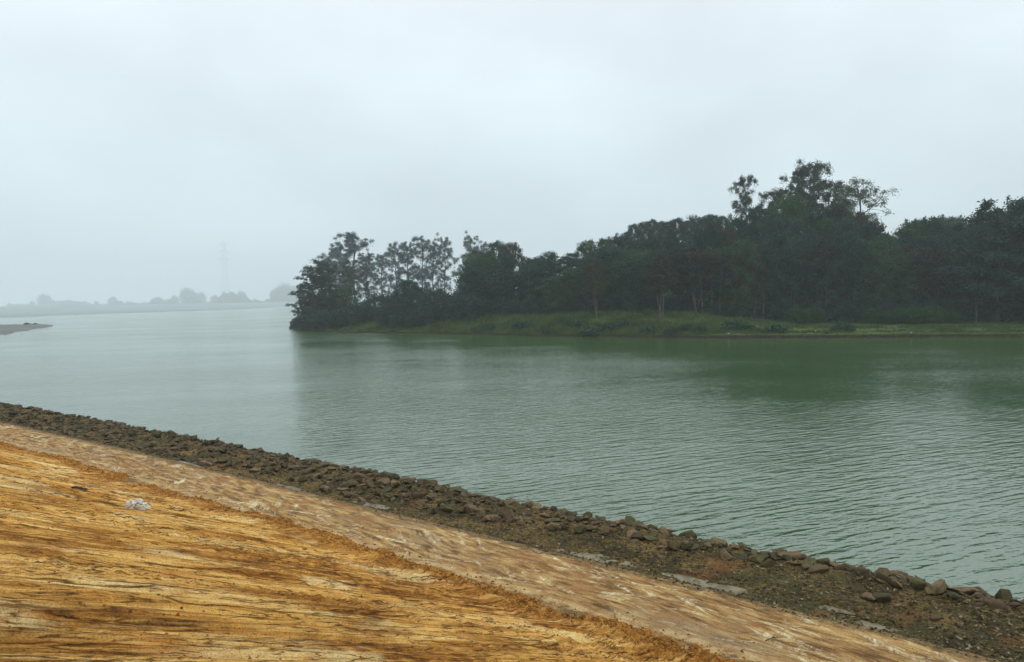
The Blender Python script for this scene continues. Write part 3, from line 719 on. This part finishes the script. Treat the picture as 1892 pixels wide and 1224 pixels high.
link('frame', mb.mesh('frame', MS), py); link('bracing', br.mesh('bracing', MS), py)
for t in (.70, .82, .94):
    for sg in (-1, 1):
        ar = MB(); w0 = wdt(t); tip = (sg * (w0 + 17), 0, Hp * t + .5)
        for yy in (-1, 1):
            ar.tube([(sg * w0, yy * w0, Hp * t), tip], [.4, .4], 4); ar.tube([(sg * w0, yy * w0, Hp * t + 8), tip], [.3, .3], 4)
        link('crossarm', ar.mesh('crossarm', MS), py)

# ------------------------------------------------------------------ rocks of the water's edge
def hull_rock(seed, flat, box=False):
    import bmesh
    rs = np.random.RandomState(seed); bm = bmesh.new()
    n = 16
    for i in range(n):
        d = rs.normal(size=3); d /= np.linalg.norm(d)
        p = np.sign(d) * np.abs(d) ** (.55 if box else .75) * rs.uniform(.8, 1.05)
        bm.verts.new((p[0] * .5, p[1] * .36, p[2] * flat))
    r = bmesh.ops.convex_hull(bm, input=bm.verts)
    for v_ in [v for v in bm.verts if not v.link_faces]: bm.verts.remove(v_)
    bmesh.ops.dissolve_limit(bm, angle_limit=R(14), verts=bm.verts, edges=bm.edges)
    bmesh.ops.bevel(bm, geom=bm.edges[:] + bm.verts[:], offset=.018, segments=1, affect='EDGES', profile=.6)
    me = bpy.data.meshes.new('rock'); bm.to_mesh(me); bm.free(); return me
def rock_mat(name, cols):
    q = M(name, .85, .3)
    oi = q.n('ShaderNodeObjectInfo')
    n1 = q.noise(q.tc.outputs['Object'], 5, 5, .65)
    c = q.ramp(n1, [(.3, cols[0]), (.7, cols[1])])
    c = q.mix(q.rng(q.noise(q.tc.outputs['Object'], 2.3, 3), .5, .65, 0, .55), c, cols[2])
    c = q.mix(1.0, c, q.ramp(oi.outputs['Random'], [(0, (.6, .6, .62)), (1, (1.35, 1.3, 1.2))]), 'MULTIPLY')
    q.col(c); q.bump(q.noise(q.tc.outputs['Object'], 16, 7, .7), .04); return q.m
RM = {'grey': rock_mat('grey_rock', ((.075, .053, .026), (.22, .162, .085), (.058, .043, .014))),
      'brown': rock_mat('brown_rock', ((.085, .055, .028), (.24, .165, .090), (.065, .045, .02))),
      'mossy': rock_mat('mossy_rock', ((.040, .038, .013), (.115, .102, .040), (.05, .042, .016)))}
SH = {'flat': [hull_rock(100 + i, .15) for i in range(5)], 'wedge-shaped': [hull_rock(120 + i, .24) for i in range(4)], 'blocky': [hull_rock(140 + i, .34, True) for i in range(4)]}
ME = {}
for k_, l_ in SH.items():
    for i, me in enumerate(l_):
        for c_ in RM:
            q_ = me.copy(); q_.materials.append(RM[c_]); ME[(k_, i, c_)] = q_
rr = random.Random(12); rocks = []
def band_low(u): return float(np.interp(u, [0, 6, 12, 17, 24, 40, 60], [18.5, 18.2, 17.4, 16.4, 15.8, 15.8, 15.8]))
u = .2
while u < 66:
    lo = band_low(u); du = .17 if u < 14 else .15
    for k in range(7 if u > 15 else 6):
        v_ = rr.uniform(lo, 19.75)
        if u < 14: v_ = 19.75 - (19.75 - lo) * rr.random() ** 1.5
        sz = rr.choice([.14, .18, .24, .32, .46] if u > 13 else [.12, .17, .24, .34, .48]) * rr.uniform(.8, 1.2)
        if u >= 14: v_ = 19.75 - (19.75 - lo) * rr.random() ** 1.25
        rocks.append((u + rr.uniform(-.3, .3), v_, sz, 'edge'))
    if rr.random() < .3: rocks.append((u, 19.25 + rr.uniform(-.25, .25), rr.uniform(.38, .62), 'edge'))
    if rr.random() < .3: rocks.append((u, rr.uniform(15.8, lo), rr.uniform(.12, .32), 'dirt'))
    u += du
sp_rocks = [(3.35, 20.35, .34, 'small dark round rock standing alone in the shallow water', 'blocky', 'mossy'),
            (2.75, 20.1, .42, 'low dark slab barely above the water beside the lone round rock', 'flat', 'mossy'),
            (2.0, 19.45, .62, 'large square dark rock at the water edge by the right border', 'blocky', 'brown'),
            (5.15, 19.35, .5, 'upright square block in the cluster of boulders at the waterline', 'blocky', 'brown'),
            (4.8, 19.3, .55, 'rounded grey boulder beside the upright square block at the waterline', 'blocky', 'grey'),
            (4.5, 19.5, .6, 'mossy tilted slab resting on boulders at the waterline', 'wedge-shaped', 'mossy'),
            (7.2, 19.6, .62, 'big brown block with a flat top on the crest of the rocks', 'blocky', 'brown'),
            (6.9, 19.1, .7, 'broad pale triangular slab lying in front of the big brown block', 'flat', 'brown'),
            (9.9, 19.5, .6, 'dark rock with a raised pointed corner on the crest of the rocks', 'wedge-shaped', 'mossy'),
            (13.5, 19.6, .55, 'dark hump of rock sticking up above the water line', 'blocky', 'mossy'),
            (4.35, 17.3, .42, 'dark leaning rock alone on the dirt strip', 'wedge-shaped', 'mossy'),
            (4.6, 17.2, .36, 'pale flat stone beside the dark leaning rock on the dirt strip', 'flat', 'brown')]
def put_rock(u, v, sz, shp, var, colr, dz=0, tilt=.35):
    x, y = xy(u, v); zz = float(shore_z(np.array([u]), np.array([v]))[0])
    flat_ = {'flat': .15, 'wedge-shaped': .24, 'blocky': .34}[shp]
    Rm = Matrix.Rotation(rr.uniform(0, 6.28), 4, 'Z') @ Matrix.Rotation(rr.gauss(0, tilt * .5), 4, 'X') @ Matrix.Rotation(rr.gauss(0, tilt * .5), 4, 'Y')
    Mx = Matrix.Translation((x, y, max(zz, -.06) + sz * flat_ * .45 + dz)) @ Rm @ Matrix.Diagonal((sz * rr.uniform(.9, 1.2), sz * rr.uniform(.85, 1.15), sz, 1))
    return Mx
items = []
for (u, v, sz, wh) in rocks:
    # pile height: rocks in the ridge ride on each other
    v_c = v - float(curve(u)) * .0
    if u > 26: v = v + float(curve(u)) * float(sst(20.5, 15.5, v)) 
    colr = rr.choice(['grey', 'grey', 'brown', 'mossy', 'mossy'] if wh == 'edge' else ['brown', 'grey', 'brown'])
    shp = rr.choice(['flat', 'flat', 'flat', 'wedge-shaped', 'wedge-shaped', 'blocky'] if wh == 'edge' else ['flat', 'wedge-shaped'])
    var = rr.randrange(len(SH[shp]))
    dz = rr.uniform(-.04, .05) if wh == 'edge' else -.03
    Mx = put_rock(u, v, sz, shp, var, colr, dz, .5 if wh == 'edge' else .2)
    d = math.hypot(Mx.translation.x, Mx.translation.y)
    vis = 1 if u > 1.0 else .2
    items.append((sz / d * vis, Mx, shp, var, colr, wh, sz, v))
items.sort(key=lambda t: -t[0])
G_ROCK = 'rocks of the riprap along the water edge'
for (u, v, sz, lab, shp, colr) in sp_rocks:
    Mx = put_rock(u, v, sz, shp, 1, colr, .04, .25); o = link('rock', ME[(shp, 1, colr)]); o.matrix_world = Mx; tag(o, lab, 'rock', G_ROCK)
NI = 286
for it in items[:NI]:
    _, Mx, shp, var, colr, wh, sz, v = it
    o = link('rock', ME[(shp, var, colr)]); o.matrix_world = Mx
    where = 'half buried in the dirt strip beside the path' if wh == 'dirt' else ('right at the water edge' if v > 19.15 else ('on the inner side of the rock bank' if v < 18.6 else 'on the crest of the rock bank'))
    size = 'large' if sz > .44 else ('middle-sized' if sz > .29 else 'small')
    tag(o, '%s %s %s rock %s' % (size, colr, shp, where), 'rock', G_ROCK)
by = {}
for it in items[NI:]:
    by.setdefault(it[4], []).append(it)
VV, FF, MI = [], [], []; off = 0
for mi, colr in enumerate(RM):
    for it in by.get(colr, []):
        me = SH[it[2]][it[3]]; Mx = it[1]
        for v_ in me.vertices: VV.append(tuple(Mx @ v_.co))
        for p in me.polygons: FF.append(tuple(i + off for i in p.vertices)); MI.append(mi)
        off += len(me.vertices)
me = bpy.data.meshes.new('rubble'); me.from_pydata(VV, [], FF)
for colr in RM:
    me.materials.append(RM[colr])
me.polygons.foreach_set('material_index', MI); me.update()
tag(link('rubble', me), 'countless dark stones of the rock bank stretching off to the far left', 'rubble', kind='stuff')
# gravel, clods (stuff)
def scatter(name, n, uf, vf, zf, size, mat, label, cat, seed):
    rs = np.random.RandomState(seed); u = uf(rs, n); v = vf(rs, u, n); zz = zf(u, v); x, y = xy(u, v)
    s = rs.uniform(size[0], size[1], n) * rs.uniform(.4, 1, n) ** 1.5
    base = np.array([[1, 0, 0], [-1, 0, 0], [0, 1, 0], [0, -1, 0], [0, 0, 1], [0, 0, -1]], float)
    Fb = np.array([[0, 2, 4], [2, 1, 4], [1, 3, 4], [3, 0, 4], [2, 0, 5], [1, 2, 5], [3, 1, 5], [0, 3, 5]])
    jit = rs.uniform(.55, 1.3, (n, 6, 1)); P = base[None] * jit + rs.normal(size=(n, 6, 3)) * .18
    az = rs.uniform(0, 6.28, n); ca, sa = np.cos(az), np.sin(az)
    Q = np.stack([P[..., 0] * ca[:, None] - P[..., 1] * sa[:, None], P[..., 0] * sa[:, None] + P[..., 1] * ca[:, None], P[..., 2] * .7], -1) * s[:, None, None] * .5
    Q += np.stack([x, y, zz + s * .12], -1)[:, None, :]
    F_ = (Fb[None] + (np.arange(n) * 6)[:, None, None]).reshape(-1, 3)
    tag(link(name, mesh_np(name, Q.reshape(-1, 3), F_, mat)), label, cat, kind='stuff')
near = lambda rs, n: 1.2 + 60 * rs.uniform(0, 1, n) ** 2.2
q = M('loose_soil', .95, .1); q.col(q.ramp(q.noise(q.tc.outputs['Object'], 3.5, 4), [(.35, (.12, .045, .010)), (.65, (.42, .19, .04))])); MC = q.m
q = M('gravel_stone', .9, .2); q.col(q.ramp(q.noise(q.tc.outputs['Object'], 9, 2), [(.40, (.03, .024, .010)), (.55, (.10, .075, .034)), (.68, (.30, .24, .14))])); MG = q.m
scatter('soil_clods', 22000, near, lambda rs, u, n: slope_edge(u) - .25 + rs.standard_t(3, size=n) * .22, lambda u, v: np.maximum(slope_z(u, v), path_z(u, v)), (.02, .085), MC, 'loose soil clods along the foot of the orange slope', 'soil', 5)
scatter('slope_clods', 5000, lambda rs, n: 1.5 + 25 * rs.uniform(0, 1, n) ** 1.6, lambda rs, u, n: rs.uniform(1.5, 11.4, n), slope_z, (.012, .055), MC, 'small scattered clods lying on the scraped orange slope', 'soil', 6)
scatter('gravel', 16000, near, lambda rs, u, n: rs.uniform(15.0, 19.3, n) + curve(u) * .8, lambda u, v: np.where(v < 15.36 + curve(u), np.maximum(path_z(u, v) - .01, shore_z(u, v)), shore_z(u, v)), (.03, .13), MG, 'gravel and stone chips strewn over the dark dirt strip', 'gravel', 7)
scatter('path_grit', 2500, near, lambda rs, u, n: rs.uniform(11.9, 15.2, n) + curve(u), path_z, (.008, .035), MG, 'fine grit scattered on the muddy path', 'gravel', 8)

# puddles
q = M('puddle_water', .35, .5); q.b.inputs['IOR'].default_value = 1.2; q.col(q.ramp(q.noise(q.tc.outputs['Object'], 2.5, 5, .65), [(.4, (.09, .07, .035)), (.6, (.21, .175, .105))])); q.bump(q.noise(q.tc.outputs['Object'], 6, 2), .004)
PL = ['long pale puddle beside the path edge, longest of the near ones', 'short puddle just right of the longest one by the path', 'round puddle third along the path edge from the longest one', 'small puddle next to stones near the right end of the path', 'whitish puddle below the rocks in the middle of the shore', 'whitish puddle left of the middle rocks by the path', 'long pale puddle far along the path under the rock bank', 'tiny puddle rightmost beside the path', 'farthest pale puddle along the path', 'thin pale puddle among stones far along the path']
for (pu, pv, a, b), lb in zip(PUD, PL):
    n = 40; V = []
    zc = float(shore_z(np.array([pu]), np.array([pv]))[0]) + .030
    for i in range(n):
        t = 2 * math.pi * i / n; r = 1.5 + .25 * math.sin(3 * t + pu) + .15 * math.sin(5 * t + pu * 2)
        uu = pu + a * r * math.cos(t); v2 = pv + b * r * math.sin(t); x, y = xy(uu, v2); V.append((x, y, zc))
    me = bpy.data.meshes.new('puddle'); me.from_pydata(V, [], [tuple(range(n))]); me.materials.append(q.m)
    tag(link('puddle', me), lb, 'puddle', 'puddles beside the path')

# crumpled white sack and dark debris on the slope
def lump(name, parts, mat, seed, amp=.22, fr=7.):
    import bmesh
    bm = bmesh.new(); rs = np.random.RandomState(seed)
    for (cx, cy, cz, rx, ry, rz) in parts:
        r = bmesh.ops.create_icosphere(bm, subdivisions=4, radius=1.0)
        P = np.array([v.co[:] for v in r['verts']])
        nz = fbm(P[:, 0] * fr * .4 + cx * 9, P[:, 1] * fr * .4 + P[:, 2] * 3, seed, 3) + .6 * np.abs(fbm(P[:, 2] * fr * .5 + cy, P[:, 0] * fr * .5 - P[:, 1] * 2, seed + 5, 3))
        for v, k_ in zip(r['verts'], nz):
            c_ = v.co * (1 + amp * float(k_)); v.co = Vector((cx + c_.x * rx, cy + c_.y * ry, max(-.06, cz + c_.z * rz)))
    me = bpy.data.meshes.new(name); bm.to_mesh(me); bm.free(); me.materials.append(mat); return me
q = M('sack_plastic', .6, .4); q.col(q.ramp(q.noise(q.tc.outputs['Object'], 9, 4), [(.34, (.25, .19, .11)), (.44, (.70, .65, .54)), (.7, (.86, .83, .76))])); q.bump(q.noise(q.tc.outputs['Object'], 14, 5, .7), .05)
uu, v2 = 15.55, 6.95; Z = float(slope_z(np.array([uu]), np.array([v2]))[0])
sk = bpy.data.objects.new('white_sack', None); C.objects.link(sk); sk.location = place_uv(uu, v2, Z - .0)
tag(sk, 'crumpled dirty white plastic sack lying on the orange slope', 'sack')
sk.scale = (.82, .82, .82)
link('bag', lump('bag', [(-.16, 0, .10, .14, .14, .14), (.13, -.03, .08, .17, .11, .10), (-.02, .05, .16, .10, .08, .10)], q.m, 3, .5), sk)
q = M('dark_rag', .9, .1); q.col(q.ramp(q.noise(q.tc.outputs['Object'], 8, 3), [(.4, (.02, .014, .012)), (.6, (.11, .075, .06))]))
q2 = q.m
uu, v2 = 17.9, 6.65; Z = float(slope_z(np.array([uu]), np.array([v2]))[0])
o = link('dark_clump', lump('dark_clump', [(-.12, 0, .03, .15, .09, .05), (.10, .02, .03, .14, .08, .045), (0, .0, .05, .10, .07, .05)], q2, 9, .6)); o.location = place_uv(uu, v2, Z)
tag(o, 'dark clump of debris on the slope edge, up left of the white sack', 'debris')
uu, v2 = 7.3, 11.3; Z = float(slope_z(np.array([uu]), np.array([v2]))[0])
# twigs on the path
for (uu, v2, ln, az, lb) in [(5.1, 13.2, .34, .3, 'thin dark forked twig lying on the muddy path'), (4.6, 11.6, .22, 2.2, 'short twig poking from the loose soil beside the path')]:
    mb = MB(); zt = float(path_z(np.array([uu]), np.array([v2]))[0]) + .02
    mb.tube([(-ln / 2, 0, 0), (0, .02, .03), (ln / 2, 0, .015)], [.009, .008, .005], 5); mb.tube([(0, .02, .03), (ln * .3, .09, .05)], [.006, .003], 4); mb.tube([(-ln * .1, .02, .025), (ln * .1, -.07, .04)], [.005, .003], 4)
    o = link('twig', mb.mesh('twig', BK['dark'])); o.location = place_uv(uu, v2, zt); o.rotation_euler = (0, 0, az); tag(o, lb, 'twig')

q = M('white_litter', .6, .3); q.col((.36, .37, .34))
for px, s_, lb in [(1346, .4, 'tiny white scrap at the foot of the opposite bank, leftmost of the far scraps'), (1478, 3.5, 'tiny white scrap on the bright grass of the opposite bank'), (1507, 4.0, 'tiny white scrap on the bright grass, right of its neighbour'), (1684, .2, 'flat white scrap lying at the muddy edge of the opposite bank')]:
    x, y, zz = bank_pt(px, s_)
    o = link('paper_scrap', lump('paper_scrap', [(0, 0, .05, .16, .10, .08), (.12, .05, .03, .10, .08, .06)], q.m, int(px), .4)); o.location = (x, y, zz + .08); tag(o, lb, 'litter')

# ------------------------------------------------------------------ haze
hm = bpy.data.materials.new('haze'); hm.use_nodes = True; t = hm.node_tree; t.nodes.clear()
o_ = t.nodes.new('ShaderNodeOutputMaterial'); pv = t.nodes.new('ShaderNodeVolumePrincipled')
pv.inputs['Color'].default_value = (.90, .97, 1.0, 1); pv.inputs['Density'].default_value = HAZE; pv.inputs['Anisotropy'].default_value = .0
t.links.new(pv.outputs[0], o_.inputs['Volume'])
x0, x1, y0, y1, z0, z1 = -4600, 4600, -4600, 4600, -5, 215
V = [(x, y, z_) for x in (x0, x1) for y in (y0, y1) for z_ in (z0, z1)]
me = bpy.data.meshes.new('haze'); me.from_pydata(V, [], [(0, 1, 3, 2), (4, 6, 7, 5), (0, 4, 5, 1), (2, 3, 7, 6), (0, 2, 6, 4), (1, 5, 7, 3)]); me.materials.append(hm); me.update()
tag(link('haze', me), 'pale even mist hanging over the whole lake', 'haze', kind='stuff')
